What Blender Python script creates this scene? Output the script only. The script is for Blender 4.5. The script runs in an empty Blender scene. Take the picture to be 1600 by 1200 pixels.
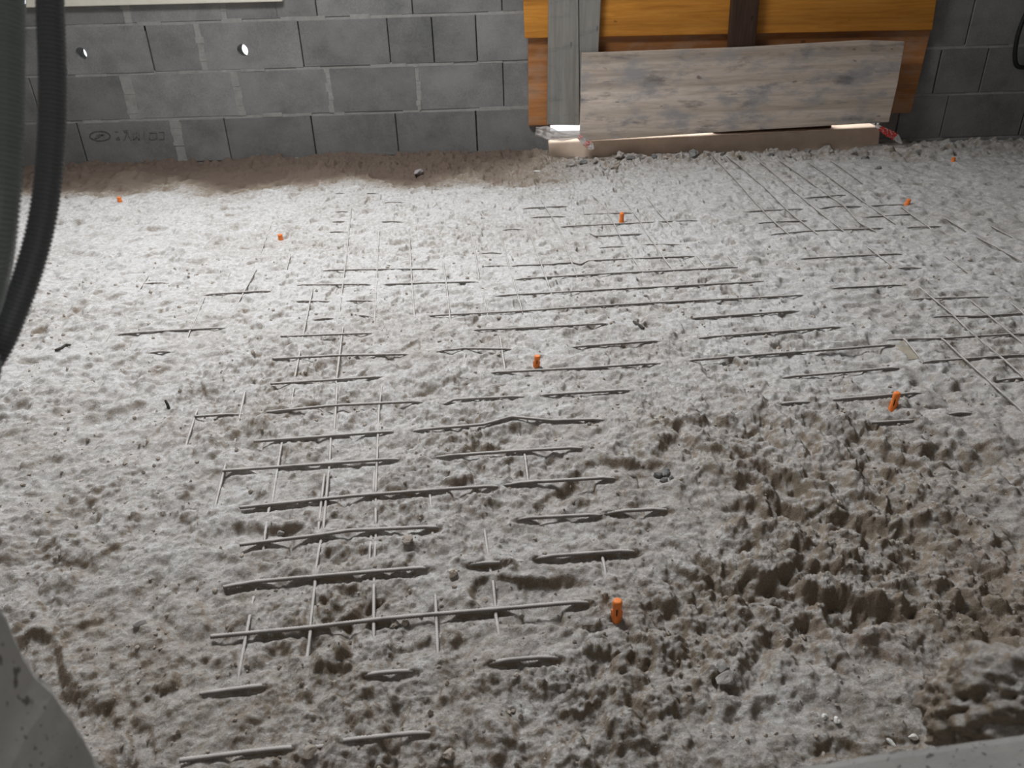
import bpy, bmesh, math, random
import numpy as np
from mathutils import Vector, Matrix, noise as mnoise

random.seed(7)
rng = np.random.default_rng(11)
S = bpy.context.scene
COL = S.collection

# ------------------------------------------------------------------ camera
FPX, NX, NY, HC = 1208.0, 70.0, 2205.0, 1.025      # focal length in pixels, nadir offset, eye height
dn = np.array([NX, NY, FPX]); dn /= np.linalg.norm(dn)
up = -dn
fw = np.array([0, 0, 1.0]); fw = fw - fw.dot(dn) * dn; fw /= np.linalg.norm(fw)
rt = np.cross(fw, up)
cam = bpy.data.cameras.new('camera'); co = bpy.data.objects.new('camera', cam); COL.objects.link(co)
cx, cy, cz = (Vector((rt[i], fw[i], up[i])) for i in range(3))
M = Matrix.Identity(4)
for r in range(3):
    M[r][0] = cx[r]; M[r][1] = -cy[r]; M[r][2] = -cz[r]
M[2][3] = HC
co.matrix_world = M
cam.sensor_width = 36; cam.lens = 36 * FPX / 1600; cam.clip_start = 0.02
cam.dof.use_dof = True; cam.dof.focus_distance = 2.1; cam.dof.aperture_fstop = 8.0
S.camera = co

# ------------------------------------------------------------------ light and exposure
S.view_settings.view_transform = 'Standard'; S.view_settings.look = 'None'
S.view_settings.exposure = 0.0; S.view_settings.gamma = 1.0; S.view_settings.use_curve_mapping = False
wd = bpy.data.worlds.new('sky'); S.world = wd; wd.use_nodes = True
wd.node_tree.nodes['Background'].inputs[0].default_value = (0.93, 0.97, 1.0, 1)
wd.node_tree.nodes['Background'].inputs[1].default_value = 1.6

def area(name, loc, target, sx, sy, power, col):
    l = bpy.data.lights.new(name, 'AREA'); l.shape = 'RECTANGLE'; l.size = sx; l.size_y = sy
    l.energy = power; l.color = col
    o = bpy.data.objects.new(name, l); COL.objects.link(o); o.location = loc
    o.rotation_euler = (Vector(target) - Vector(loc)).to_track_quat('-Z', 'Y').to_euler()
    return o
area('daylight_window', (-1.85, 6.0, 2.7), (-1.2, 3.4, 0.2), 2.2, 1.6, 60, (0.95, 0.975, 1.0))
HATCH = (-2.0, -0.1, 2.35, 3.8)      # opening in the ceiling slab: x0, x1, y0, y1
area('daylight_ceiling_opening', (-0.95, 3.1, 2.84), (-0.5, 1.9, 0.0), 1.2, 0.9, 108, (0.97, 0.985, 1.0))
area('fill_behind_camera', (0.7, -1.5, 0.95), (-0.3, 0.4, 0.75), 0.9, 0.7, 14, (1.0, 0.97, 0.93))  # added fill light behind the camera for jamb, ledge and conduits
area('daylight_outside_door', (0.9, 5.9, 1.5), (0.9, 4.95, 0.1), 2.0, 0.8, 70, (1.0, 0.98, 0.95))

# ------------------------------------------------------------------ pixel rays -> points in the room
def ray(px, py):
    r = np.array([px - 800.0, py - 600.0, FPX]); return np.array([r @ rt, r @ fw, r @ up])
def Wp(px, py, D):
    w = ray(px, py); return w * D / w[1] + np.array([0, 0, HC])
def Fp(px, py, z=0.0):
    w = ray(px, py); return w * (z - HC) / w[2] + np.array([0, 0, HC])
def Rp(px, py, d):
    w = ray(px, py); return w * d / FPX + np.array([0, 0, HC])
YW = 4.78          # inner face of the back wall

# ------------------------------------------------------------------ materials
def mat(name, rough=0.9):
    m = bpy.data.materials.new(name); m.use_nodes = True
    nt = m.node_tree; b = nt.nodes['Principled BSDF']; b.inputs['Roughness'].default_value = rough
    b.inputs['Specular IOR Level'].default_value = 0.25
    return m, nt, b
def N(nt, t, **kw):
    n = nt.nodes.new(t)
    for k, v in kw.items():
        if k in n.inputs: n.inputs[k].default_value = v
        else: setattr(n, k, v)
    return n
def coords(nt, scale=(1, 1, 1), kind='Object'):
    tc = N(nt, 'ShaderNodeTexCoord'); mp = N(nt, 'ShaderNodeMapping'); mp.inputs['Scale'].default_value = scale
    nt.links.new(tc.outputs[kind], mp.inputs[0]); return mp.outputs[0]
def tex(nt, vec, scale, detail=5, rough=0.6, dist=0.0):
    n = N(nt, 'ShaderNodeTexNoise'); n.inputs['Scale'].default_value = scale; n.inputs['Detail'].default_value = detail
    n.inputs['Roughness'].default_value = rough; n.inputs['Distortion'].default_value = dist
    nt.links.new(vec, n.inputs['Vector']); return n.outputs['Fac']
def ramp(nt, fac, stops):
    r = N(nt, 'ShaderNodeValToRGB'); e = r.color_ramp.elements
    while len(e) < len(stops): e.new(0.5)
    for k, (p, c) in enumerate(stops):
        e[k].position = p; e[k].color = c if len(c) == 4 else (*c, 1)
    nt.links.new(fac, r.inputs[0]); return r.outputs[0]
def mix(nt, fac, a, b, mode='MIX'):
    m = N(nt, 'ShaderNodeMix', data_type='RGBA', blend_type=mode)
    for sock, v in ((m.inputs[0], fac), (m.inputs[6], a), (m.inputs[7], b)):
        if hasattr(v, 'is_linked'): nt.links.new(v, sock)
        elif isinstance(v, tuple): sock.default_value = v if len(v) == 4 else (*v, 1)
        else: sock.default_value = v
    return m.outputs[2]
def math_(nt, op, a, b=0.0, clamp=False):
    m = N(nt, 'ShaderNodeMath', operation=op); m.use_clamp = clamp
    for sock, v in ((m.inputs[0], a), (m.inputs[1], b)):
        if hasattr(v, 'is_linked'): nt.links.new(v, sock)
        else: sock.default_value = v
    return m.outputs[0]
def maprange(nt, v, a, b, c=0.0, d=1.0):
    m = N(nt, 'ShaderNodeMapRange'); nt.links.new(v, m.inputs[0])
    for i, k in enumerate((a, b, c, d)): m.inputs[i + 1].default_value = k
    return m.outputs[0]
def bump(nt, b, h, strength, dist):
    n = N(nt, 'ShaderNodeBump'); n.inputs['Strength'].default_value = strength; n.inputs['Distance'].default_value = dist
    nt.links.new(h, n.inputs['Height']); nt.links.new(n.outputs[0], b.inputs['Normal'])

def simple(name, c1, c2, scale=30, rough=0.9, bmp=0.4, bd=0.002, stretch=(1, 1, 1), kind='Object'):
    m, nt, b = mat(name, rough); v = coords(nt, stretch, kind)
    f = tex(nt, v, scale, 6, 0.65)
    nt.links.new(ramp(nt, f, [(0.3, c1), (0.7, c2)]), b.inputs['Base Color'])
    if bmp: bump(nt, b, tex(nt, v, scale * 3, 5), bmp, bd)
    return m

def dirt_mat():
    m, nt, b = mat('dusty_soil', 0.97); b.inputs['Specular IOR Level'].default_value = 0.1
    v = coords(nt)
    geo = N(nt, 'ShaderNodeNewGeometry'); sp = N(nt, 'ShaderNodeSeparateXYZ'); nt.links.new(geo.outputs['Normal'], sp.inputs[0])
    at = N(nt, 'ShaderNodeAttribute', attribute_name='dust')  # dust cover; values below zero carry the painted sill shade
    n1 = tex(nt, v, 9, 6, 0.65); n2 = tex(nt, v, 60, 5, 0.7); n3 = tex(nt, v, 320, 3, 0.7)
    flat = maprange(nt, sp.outputs[2], 0.50, 0.95)
    s = math_(nt, 'ADD', math_(nt, 'MULTIPLY', flat, 0.62), math_(nt, 'MULTIPLY', math_(nt, 'SUBTRACT', n1, 0.5), 0.7))
    s = math_(nt, 'ADD', s, math_(nt, 'MULTIPLY', math_(nt, 'SUBTRACT', n2, 0.5), 1.1))
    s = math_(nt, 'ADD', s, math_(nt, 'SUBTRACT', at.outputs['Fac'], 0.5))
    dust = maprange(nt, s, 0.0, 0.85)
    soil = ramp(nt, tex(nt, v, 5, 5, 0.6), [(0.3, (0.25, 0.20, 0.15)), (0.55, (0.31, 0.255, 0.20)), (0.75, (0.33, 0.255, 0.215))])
    soil = mix(nt, maprange(nt, at.outputs['Fac'], -0.05, -0.45), soil, (0.15, 0.112, 0.09))  # sill shade along the wall base put into the soil colour
    pale = ramp(nt, n2, [(0.3, (0.54, 0.52, 0.505)), (0.7, (0.72, 0.71, 0.70))])
    c = mix(nt, dust, soil, pale)
    grain = ramp(nt, n3, [(0.35, (0.80, 0.80, 0.80)), (0.65, (1.12, 1.12, 1.12))])
    c = mix(nt, 1.0, c, grain, 'MULTIPLY')
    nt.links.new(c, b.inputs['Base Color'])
    hsum = math_(nt, 'ADD', tex(nt, v, 140, 6, 0.75), math_(nt, 'MULTIPLY', tex(nt, v, 420, 4, 0.7), 0.45))
    bump(nt, b, hsum, 0.8, 0.006)
    return m
DIRT = dirt_mat()

def block_mat():
    m, nt, b = mat('concrete_block', 0.95); v = coords(nt)
    at = N(nt, 'ShaderNodeAttribute', attribute_name='tone')
    f = tex(nt, v, 6, 6, 0.65); g = tex(nt, v, 90, 5, 0.8); w = tex(nt, coords(nt, (1, 1, 1.6)), 2.3, 4, 0.6)
    c = ramp(nt, f, [(0.28, (0.15, 0.149, 0.147)), (0.72, (0.245, 0.241, 0.236))])
    c = mix(nt, 1.0, c, ramp(nt, g, [(0.3, (0.78, 0.78, 0.78)), (0.7, (1.15, 1.15, 1.15))]), 'MULTIPLY')
    c = mix(nt, maprange(nt, w, 0.45, 0.65, 0, 0.6), c, (0.27, 0.26, 0.25))
    cc = N(nt, 'ShaderNodeCombineColor')
    for i in range(3): nt.links.new(at.outputs['Fac'], cc.inputs[i])
    c = mix(nt, 1.0, c, cc.outputs[0], 'MULTIPLY')
    nt.links.new(c, b.inputs['Base Color'])
    bump(nt, b, tex(nt, v, 160, 6, 0.8), 0.5, 0.003)
    return m
BLOCK = block_mat()
MORTAR = simple('mortar', (0.23, 0.223, 0.213), (0.32, 0.31, 0.295), 25, 0.95, 0.5, 0.004)
JOINT = simple('dark_joint', (0.10, 0.10, 0.10), (0.16, 0.155, 0.15), 30)
RENDERC = simple('cast_concrete', (0.30, 0.29, 0.28), (0.40, 0.39, 0.375), 14, 0.95, 0.4, 0.003)
CEIL = simple('ceiling_concrete', (0.30, 0.295, 0.285), (0.38, 0.37, 0.36), 8)
THRESH = simple('threshold_concrete', (0.62, 0.49, 0.39), (0.74, 0.60, 0.49), 12, 0.95, 0.35, 0.003)
SILL = simple('cream_sill', (0.66, 0.62, 0.52), (0.74, 0.70, 0.60), 12, 0.8, 0.1)
STAMP = simple('faded_ink', (0.09, 0.087, 0.085), (0.16, 0.155, 0.15), 80, 0.9, 0)

def pit_concrete():
    m, nt, b = mat('pitted_concrete', 0.9); v = coords(nt)
    f = tex(nt, v, 10, 6, 0.65); p = tex(nt, v, 75, 2, 0.5); p2 = tex(nt, v, 190, 2, 0.5)
    c = ramp(nt, f, [(0.3, (0.25, 0.243, 0.232)), (0.7, (0.33, 0.32, 0.305))])
    hole = maprange(nt, p, 0.655, 0.70); hole2 = maprange(nt, p2, 0.66, 0.70)
    h = math_(nt, 'MAXIMUM', hole, hole2)
    c = mix(nt, math_(nt, 'MULTIPLY', h, 0.8), c, (0.07, 0.065, 0.06))
    nt.links.new(c, b.inputs['Base Color'])
    bump(nt, b, math_(nt, 'SUBTRACT', math_(nt, 'MULTIPLY', tex(nt, v, 45, 6, 0.7), 0.6), h), 0.6, 0.004)
    return m
PIT = pit_concrete()

def wood(name, dark, midc, light, along='x', stain=None, stain_amt=0.0, rough=0.6, bands=True):
    m, nt, b = mat(name, rough)
    st = {'x': (1.2, 18, 18), 'z': (18, 18, 1.2)}[along]
    v = coords(nt, st); v2 = coords(nt, {'x': (1, 1, 2.6), 'z': (2.6, 1, 1)}[along])
    f = tex(nt, v, 3.0, 7, 0.65, 0.6)
    c = ramp(nt, f, [(0.25, dark), (0.5, midc), (0.75, light)])
    knot = maprange(nt, tex(nt, v2, 13, 1, 0.4), 0.73, 0.79)
    c = mix(nt, math_(nt, 'MULTIPLY', knot, 0.75), c, tuple(x * 0.35 for x in dark))
    if bands:
        bt = tex(nt, coords(nt, {'x': (0.15, 1, 7), 'z': (7, 1, 0.15)}[along]), 1.3, 3, 0.5)
        c = mix(nt, 1.0, c, ramp(nt, bt, [(0.35, (0.70, 0.68, 0.64)), (0.65, (1.2, 1.2, 1.2))]), 'MULTIPLY')
    if stain:
        s = maprange(nt, tex(nt, v2, 3.4, 6, 0.68), 0.47, 0.62)
        c = mix(nt, math_(nt, 'MULTIPLY', s, stain_amt), c, stain)
        s2 = maprange(nt, tex(nt, coords(nt, (1.1, 3, 4.2)), 3.6, 6, 0.65), 0.55, 0.68)
        c = mix(nt, math_(nt, 'MULTIPLY', s2, stain_amt * 0.9), c, tuple(x * 0.45 for x in stain))
    nt.links.new(c, b.inputs['Base Color'])
    bump(nt, b, f, 0.25, 0.002)
    return m
PANEL_UP = wood('golden_formwork', (0.33, 0.125, 0.018), (0.46, 0.19, 0.028), (0.56, 0.26, 0.05))
PANEL_LO = wood('worn_orange_formwork', (0.30, 0.115, 0.035), (0.40, 0.17, 0.06), (0.47, 0.23, 0.10), stain=(0.36, 0.25, 0.18), stain_amt=0.5)
PLANK = wood('weathered_grey_formwork', (0.38, 0.31, 0.255), (0.53, 0.445, 0.38), (0.63, 0.555, 0.50), stain=(0.30, 0.29, 0.295), stain_amt=0.85, rough=0.85)
POST = wood('grey_board', (0.20, 0.19, 0.17), (0.26, 0.25, 0.23), (0.31, 0.30, 0.275), along='z', rough=0.85, stain=(0.21, 0.205, 0.20), stain_amt=0.5)
DPOST = wood('dark_timber', (0.035, 0.02, 0.014), (0.055, 0.03, 0.02), (0.085, 0.045, 0.028), along='z', rough=0.7)

def rebar_mat():
    m, nt, b = mat('dusty_steel', 0.8); v = coords(nt)
    geo = N(nt, 'ShaderNodeNewGeometry'); sp = N(nt, 'ShaderNodeSeparateXYZ'); nt.links.new(geo.outputs['Normal'], sp.inputs[0])
    steel = ramp(nt, tex(nt, v, 60, 5), [(0.3, (0.17, 0.155, 0.14)), (0.7, (0.27, 0.245, 0.225))])
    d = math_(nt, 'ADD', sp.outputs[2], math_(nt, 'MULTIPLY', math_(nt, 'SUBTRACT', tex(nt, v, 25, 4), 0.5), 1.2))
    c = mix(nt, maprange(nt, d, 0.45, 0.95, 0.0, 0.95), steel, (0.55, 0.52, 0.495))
    nt.links.new(c, b.inputs['Base Color'])
    return m
REBAR = rebar_mat()
def plastic(name, c, rough=0.5, spec=0.4):
    m, nt, b = mat(name, rough); b.inputs['Specular IOR Level'].default_value = spec
    f = tex(nt, coords(nt), 90, 4)
    nt.links.new(ramp(nt, f, [(0.3, tuple(x * 0.9 for x in c)), (0.7, c)]), b.inputs['Base Color'])
    return m
ORANGE = plastic('orange_plastic', (0.95, 0.25, 0.045))
SLOT = plastic('dark_slot', (0.10, 0.03, 0.01), 0.8)
CONDUIT_D = plastic('dark_grey_conduit', (0.065, 0.068, 0.072), 0.55)
CONDUIT_G = plastic('grey_green_conduit', (0.12, 0.14, 0.133), 0.55)
BLACK = plastic('black_rubber', (0.008, 0.008, 0.008), 0.6)
RED = plastic('red_tape_print', (0.65, 0.06, 0.05), 0.4)
PINK = plastic('faded_tape_print', (0.72, 0.30, 0.27), 0.4)
def film_mat():
    m, nt, b = mat('white_plastic_film', 0.35)
    b.inputs['Base Color'].default_value = (0.88, 0.86, 0.85, 1)
    tr = N(nt, 'ShaderNodeBsdfTranslucent'); tr.inputs[0].default_value = (0.92, 0.90, 0.89, 1)
    tp = N(nt, 'ShaderNodeBsdfTransparent')
    m1 = N(nt, 'ShaderNodeMixShader'); m1.inputs[0].default_value = 0.6
    m2 = N(nt, 'ShaderNodeMixShader'); m2.inputs[0].default_value = 0.45
    nt.links.new(b.outputs[0], m1.inputs[1]); nt.links.new(tr.outputs[0], m1.inputs[2])
    nt.links.new(m1.outputs[0], m2.inputs[1]); nt.links.new(tp.outputs[0], m2.inputs[2])
    nt.links.new(m2.outputs[0], nt.nodes['Material Output'].inputs[0])
    return m
FILM = film_mat()
def stone_mat(name, c1, c2): return simple(name, c1, c2, 40, 0.9, 0.5, 0.003)
ST_GREY = stone_mat('grey_stone', (0.27, 0.255, 0.24), (0.42, 0.40, 0.38))
ST_PALE = stone_mat('pale_stone', (0.58, 0.50, 0.43), (0.72, 0.63, 0.55))
ST_DARK = stone_mat('dark_gravel', (0.12, 0.12, 0.115), (0.27, 0.265, 0.26))
ST_TAN = stone_mat('tan_stone', (0.34, 0.29, 0.245), (0.46, 0.41, 0.36))
ST_BRICK = stone_mat('lilac_brick', (0.24, 0.215, 0.22), (0.33, 0.30, 0.305))
ST_WHITE = stone_mat('white_chip', (0.70, 0.68, 0.64), (0.82, 0.80, 0.77))
CRUMB = stone_mat('broken_concrete', (0.22, 0.20, 0.18), (0.46, 0.42, 0.39))
TWIG = simple('dark_twig', (0.05, 0.045, 0.04), (0.10, 0.09, 0.08), 50)
BUFF = simple('buff_board', (0.33, 0.29, 0.23), (0.42, 0.38, 0.31), 20)

# ------------------------------------------------------------------ mesh helpers
def link(name, verts, faces, m, parent=None, smooth=False, mats=None, midx=None):
    me = bpy.data.meshes.new(name); me.from_pydata([tuple(v) for v in verts], [], faces); me.update()
    for x in (mats or [m]): me.materials.append(x)
    if midx is not None: me.polygons.foreach_set('material_index', midx)
    if smooth: me.polygons.foreach_set('use_smooth', [True] * len(me.polygons))
    o = bpy.data.objects.new(name, me); COL.objects.link(o)
    if parent is not None: o.parent = parent
    return o
def tag(o, label, cat, group=None):
    o['label'] = label; o['category'] = cat
    if group: o['group'] = group
    return o
def struct(o): o['kind'] = 'structure'; return o
def empty(name, loc=(0, 0, 0)):
    o = bpy.data.objects.new(name, None); COL.objects.link(o); o.location = loc; o.empty_display_size = 0.05; return o
class MB:
    def __init__(s): s.v = []; s.f = []; s.t = []
    def box(s, x0, x1, y0, y1, z0, z1, ch=0.0, tone=1.0):
        """box with its inner (low y) face chamfered"""
        n = len(s.v); c = ch
        s.v += [(x0 + c, y0, z0 + c), (x1 - c, y0, z0 + c), (x1 - c, y0, z1 - c), (x0 + c, y0, z1 - c),
                (x0, y0 + c, z0), (x1, y0 + c, z0), (x1, y0 + c, z1), (x0, y0 + c, z1),
                (x0, y1, z0), (x1, y1, z0), (x1, y1, z1), (x0, y1, z1)]
        q = [(0, 1, 2, 3), (8, 11, 10, 9)]
        for a in (0, 4):
            for i in range(4):
                j = (i + 1) % 4; q.append((a + i, a + i + 4, a + j + 4, a + j))
        if c == 0: q = [(4, 5, 6, 7), (8, 11, 10, 9)] + q[6:]
        s.f += [tuple(n + i for i in r) for r in q]; s.t += [tone] * len(q)
    def build(s, name, m, parent=None, smooth=False):
        o = link(name, s.v, s.f, m, parent, smooth)
        a = o.data.attributes.new('tone', 'FLOAT', 'FACE'); a.data.foreach_set('value', s.t)
        return o
def bevel(o, w, seg=2):
    b = o.modifiers.new('bevel', 'BEVEL'); b.width = w; b.segments = seg; b.limit_method = 'ANGLE'; return o
def prism(name, corners, depth, m, parent=None, bev=0.004):
    """corners: points of the room-side face (any slope); depth: thickness away from the room"""
    n = len(corners); v = [Vector(c) for c in corners] + [Vector(c) + Vector((0, depth, 0)) for c in corners]
    f = [tuple(range(n)), tuple(reversed(range(n, 2 * n)))] + [(i, i + n, (i + 1) % n + n, (i + 1) % n) for i in range(n)]
    ctr = sum(v, Vector()) / len(v)
    o = link(name, [x - ctr for x in v], f, m, parent); o.location = ctr
    bm = bmesh.new(); bm.from_mesh(o.data); bmesh.ops.recalc_face_normals(bm, faces=bm.faces); bm.to_mesh(o.data); bm.free()
    if bev: bevel(o, bev)
    return o
def tube_geo(pts, radii, seg=10, caps=True):
    P = [Vector(p) for p in pts]; v = []; f = []
    t = (P[1] - P[0]).normalized(); nrm = t.orthogonal().normalized()
    for i, p in enumerate(P):
        t2 = (P[min(i + 1, len(P) - 1)] - P[max(i - 1, 0)]).normalized()
        nrm = (nrm - t2 * nrm.dot(t2)).normalized(); b = t2.cross(nrm)
        r = radii[i] if hasattr(radii, '__len__') else radii
        for k in range(seg):
            a = 2 * math.pi * k / seg; v.append(p + (nrm * math.cos(a) + b * math.sin(a)) * r)
    for i in range(len(P) - 1):
        for k in range(seg):
            f.append((i * seg + k, i * seg + (k + 1) % seg, (i + 1) * seg + (k + 1) % seg, (i + 1) * seg + k))
    if caps: f += [tuple(reversed(range(seg))), tuple(range((len(P) - 1) * seg, len(P) * seg))]
    return v, f
def resample(pts, step):
    P = [np.array(p, float) for p in pts]; L = [0]
    for a, b in zip(P, P[1:]): L.append(L[-1] + np.linalg.norm(b - a))
    n = max(2, int(L[-1] / step) + 1); s = np.linspace(0, L[-1], n); P = np.array(P)
    return np.stack([np.interp(s, L, P[:, k]) for k in range(P.shape[1])], 1)
def spline(pts, n):
    P = np.array(pts, float); P = np.vstack([2 * P[0] - P[1], P, 2 * P[-1] - P[-2]]); out = []
    for i in range(1, len(P) - 2):
        for t in np.linspace(0, 1, n, endpoint=False):
            a, b, c, d = P[i - 1:i + 3]
            out.append(0.5 * (2 * b + (c - a) * t + (2 * a - 5 * b + 4 * c - d) * t * t + (3 * b - a - 3 * c + d) * t ** 3))
    out.append(P[-2]); return np.array(out)
def stone(name, loc, size, m, seed, parent=None, rough=0.28, sub=3, flat=True):
    bm = bmesh.new(); bmesh.ops.create_icosphere(bm, subdivisions=sub, radius=1)
    off = Vector((seed * 3.7, seed * 1.3, seed * 2.1))
    for v in bm.verts:
        d = mnoise.noise(v.co * 1.3 + off) * rough * 1.6 + mnoise.noise(v.co * 3.5 + off) * rough * 0.5
        v.co *= 1 + d
        if flat:                                            # broken facets
            for k in range(3):
                n = Vector((math.sin(seed * 1.7 + k * 2.4), math.cos(seed * 2.3 + k * 1.9), math.sin(seed + k * 4.1) * 0.8 + 0.3)).normalized()
                e = v.co.dot(n) - 0.72
                if e > 0: v.co -= n * e * 0.85
    for v in bm.verts: v.co = Vector((v.co.x * size[0], v.co.y * size[1], v.co.z * size[2]))
    me = bpy.data.meshes.new(name); bm.to_mesh(me); bm.free(); me.materials.append(m)
    o = bpy.data.objects.new(name, me); COL.objects.link(o); o.location = loc
    o.rotation_euler = (0, 0, seed * 0.77)
    if parent: o.parent = parent
    return o

# ------------------------------------------------------------------ room shell
XL, XR, ZC, YF = -3.5, 3.6, 2.65, 0.22
DOOR = (Wp(860, 222, YW)[0], Wp(1372, 200, YW)[0]); DZ = (0.085, 2.12)
WIN = (-2.75, Wp(438, 3, YW)[0] - 0.03); WZ = (0.885, 2.2)
holes = [Wp(127, 84, YW), Wp(379, 79, YW)]

def hole_face(mb, x0, x1, z0, z1, c, r, y, ydeep, tone):
    """a block face with a round hole through its 55 mm shell"""
    n = 24; base = len(mb.v); ring = []
    for k in range(n):
        a = 2 * math.pi * k / n; ring.append((c[0] + r * math.cos(a) * 0.9, y, c[2] + r * math.sin(a)))
    outer = []
    for k in range(n):
        a = 2 * math.pi * k / n; dx, dz = math.cos(a), math.sin(a)
        t = min(((x1 - c[0]) / dx if dx > 1e-6 else (x0 - c[0]) / dx if dx < -1e-6 else 9), ((z1 - c[2]) / dz if dz > 1e-6 else (z0 - c[2]) / dz if dz < -1e-6 else 9))
        outer.append((c[0] + dx * t, y, c[2] + dz * t))
    corners = [(x1, y, z1), (x0, y, z1), (x0, y, z0), (x1, y, z0)]
    mb.v += ring + outer + [(p[0], ydeep, p[2]) for p in ring] + [(p[0], ydeep, p[2]) for p in outer] + corners
    for k in range(n):
        j = (k + 1) % n
        mb.f += [(base + k, base + n + k, base + n + j, base + j), (base + 2 * n + k, base + k, base + j, base + 2 * n + j),
                 (base + 2 * n + j, base + 3 * n + j, base + 3 * n + k, base + 2 * n + k), (base + n + k, base + 3 * n + k, base + 3 * n + j, base + n + j)]
        mb.t += [tone] * 4
        a0, a1 = outer[k], outer[j]
        for ci, cc in enumerate(corners):
            if abs(a0[0] - a1[0]) > 1e-6 and abs(a0[2] - a1[2]) > 1e-6 and min(abs(a0[0] - cc[0]), abs(a1[0] - cc[0])) < 1e-6 and min(abs(a0[2] - cc[2]), abs(a1[2] - cc[2])) < 1e-6:
                mb.f.append((base + n + k, base + 4 * n + ci, base + n + j)); mb.t.append(tone)

COURSES = [(215, 0.0, [125, 278, 355, 490, 621, 745], [1468, 1590]),
           (140, 0.255, [50, 200, 370, 515, 653, 787], [1530]),
           (70, 0.51, [93, 232, 313, 470, 608, 677, 745], [1508]),
           (20, 0.765, [60, 198, 350, 495, 645, 785], [1480])]
def subtract(seg, cuts):
    out = [seg]
    for a, b in cuts:
        new = []
        for x0, x1 in out:
            if b <= x0 or a >= x1: new.append((x0, x1)); continue
            if a - x0 > 0.03: new.append((x0, a))
            if x1 - b > 0.03: new.append((b, x1))
        out = new
    return out
def build_back_wall():
    blk, mor, jnt = MB(), MB(), MB()
    BED = 0.012
    for c in range(11):
        z0 = -0.255 + c * 0.255 if c else -0.255
        z0 = (c - 1) * 0.255; z1 = z0 + 0.255
        if z0 >= ZC: break
        row = [r for r in COURSES if abs(r[1] - z0) < 0.01]
        if row:
            py, _, jl, jr = row[0]
            xs = [Wp(p, py, YW)[0] for p in jl] + [Wp(p, py, YW)[0] for p in jr]
            wide = {round(Wp(p, py, YW)[0], 3): w for p, w in ((278, 0.05), (200, 0.06), (370, 0.035), (198, 0.035), (350, 0.025), (515, 0.02), (653, 0.016), (313, 0.03)) if p in jl}
            x = xs[0]
            while x > XL - 0.2: x -= 0.505; xs.append(x)
            x = max(Wp(p, py, YW)[0] for p in jl)
            while x < Wp(jr[0], py, YW)[0] - 0.6: x += 0.505; xs.append(x)
            x = max(xs)
            while x < XR + 0.2: x += 0.505; xs.append(x)
        else:
            wide = {}; x = XL - 0.4 + (0.25 if c % 2 else 0); xs = []
            while x < XR + 0.5: xs.append(x); x += 0.505
        xs = sorted(xs)
        cuts = []
        if z1 > DZ[0] + 0.1 and z0 < DZ[1] - 0.01: cuts.append(DOOR)
        if z1 > WZ[0] + 0.03 and z0 < WZ[1] - 0.01: cuts.append(WIN)
        for a, b in zip(xs, xs[1:]):
            ga = 0.5 * wide.get(round(a, 3), random.choice([0.004, 0.006, 0.01])); gb = 0.5 * wide.get(round(b, 3), 0.006)
            tone = random.uniform(0.84, 1.1)
            if c == 1: tone *= 0.86
            yo = YW + random.uniform(-0.0015, 0.0015)
            zlo, zhi = z0 + BED, z1
            if row and row[0][1] == 0.51 and a < Wp(640, 70, YW)[0] < Wp(745, 70, YW)[0] and b > Wp(640, 70, YW)[0]: tone = 0.80
            if z0 < WZ[0] < z1:                               # blocks cut down under the sill
                for cxa, cxb in ((max(a + ga, WIN[0]), min(b - gb, WIN[1])),):
                    if cxb - cxa > 0.03: blk.box(cxa, cxb, yo, YW + 0.05, zlo, WZ[0], 0.003, tone)
            for x0, x1 in subtract((a + ga, b - gb), cuts):
                hs = [h for h in holes if x0 + 0.05 < h[0] < x1 - 0.05 and z0 < h[2] < z1]
                if hs: hole_face(blk, x0, x1, zlo, zhi, hs[0], 0.034, yo, YW + 0.095, tone)
                else: blk.box(x0, x1, yo, YW + 0.05, zlo, zhi, 0.003, tone)
        for x0, x1 in subtract((xs[0], xs[-1]), cuts if z0 > WZ[0] or z1 < WZ[0] else [DOOR]):
            x = x0
            while x < x1:                                   # mortar bed, squeezed out a little unevenly
                e = min(x1, x + random.uniform(0.06, 0.22))
                mor.box(x, e, YW + random.uniform(-0.001, 0.005), YW + 0.05, z0 - random.uniform(0, 0.006), z0 + BED + random.uniform(-0.002, 0.010), 0.0015); x = e
        for x in xs:
            w = wide.get(round(x, 3), 0)
            if w and not any(p < x < q for p, q in cuts):
                pass
            if w and not (z0 < DZ[1] and DOOR[0] < x < DOOR[1]) and not (WZ[0] < z0 < WZ[1] and WIN[0] < x < WIN[1]):
                zc, ze = z0 + BED, (WZ[0] if z0 < WZ[0] < z1 and WIN[0] < x < WIN[1] else z1)
                while zc < ze:                              # ragged mortar smear in the upright joint
                    zn = min(ze, zc + random.uniform(0.02, 0.05))
                    mor.box(x - w / 2 - random.uniform(0.0, 0.012), x + w / 2 + random.uniform(0.0, 0.012), YW + random.uniform(-0.002, 0.001), YW + 0.05, zc, zn, 0.001); zc = zn
    # solid core behind the faces, in pieces around the openings and the two holes
    zs = sorted({-0.25, DZ[0], DZ[1], WZ[0], WZ[1], ZC} | {h[2] + s for h in holes for s in (-0.085, 0.085)})
    for z0, z1 in zip(zs, zs[1:]):
        zm = (z0 + z1) / 2; cuts = []
        if DZ[0] < zm < DZ[1]: cuts.append(DOOR)
        if WZ[0] < zm < WZ[1]: cuts.append(WIN)
        for h in holes:
            if abs(zm - h[2]) < 0.085: cuts.append((h[0] - 0.10, h[0] + 0.07))
        for x0, x1 in subtract((XL - 0.2, XR + 0.2), cuts): jnt.box(x0, x1, YW + 0.03 if not any(abs(zm - h[2]) < 0.085 for h in holes) else YW + 0.094, YW + 0.2, z0, z1)
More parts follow.
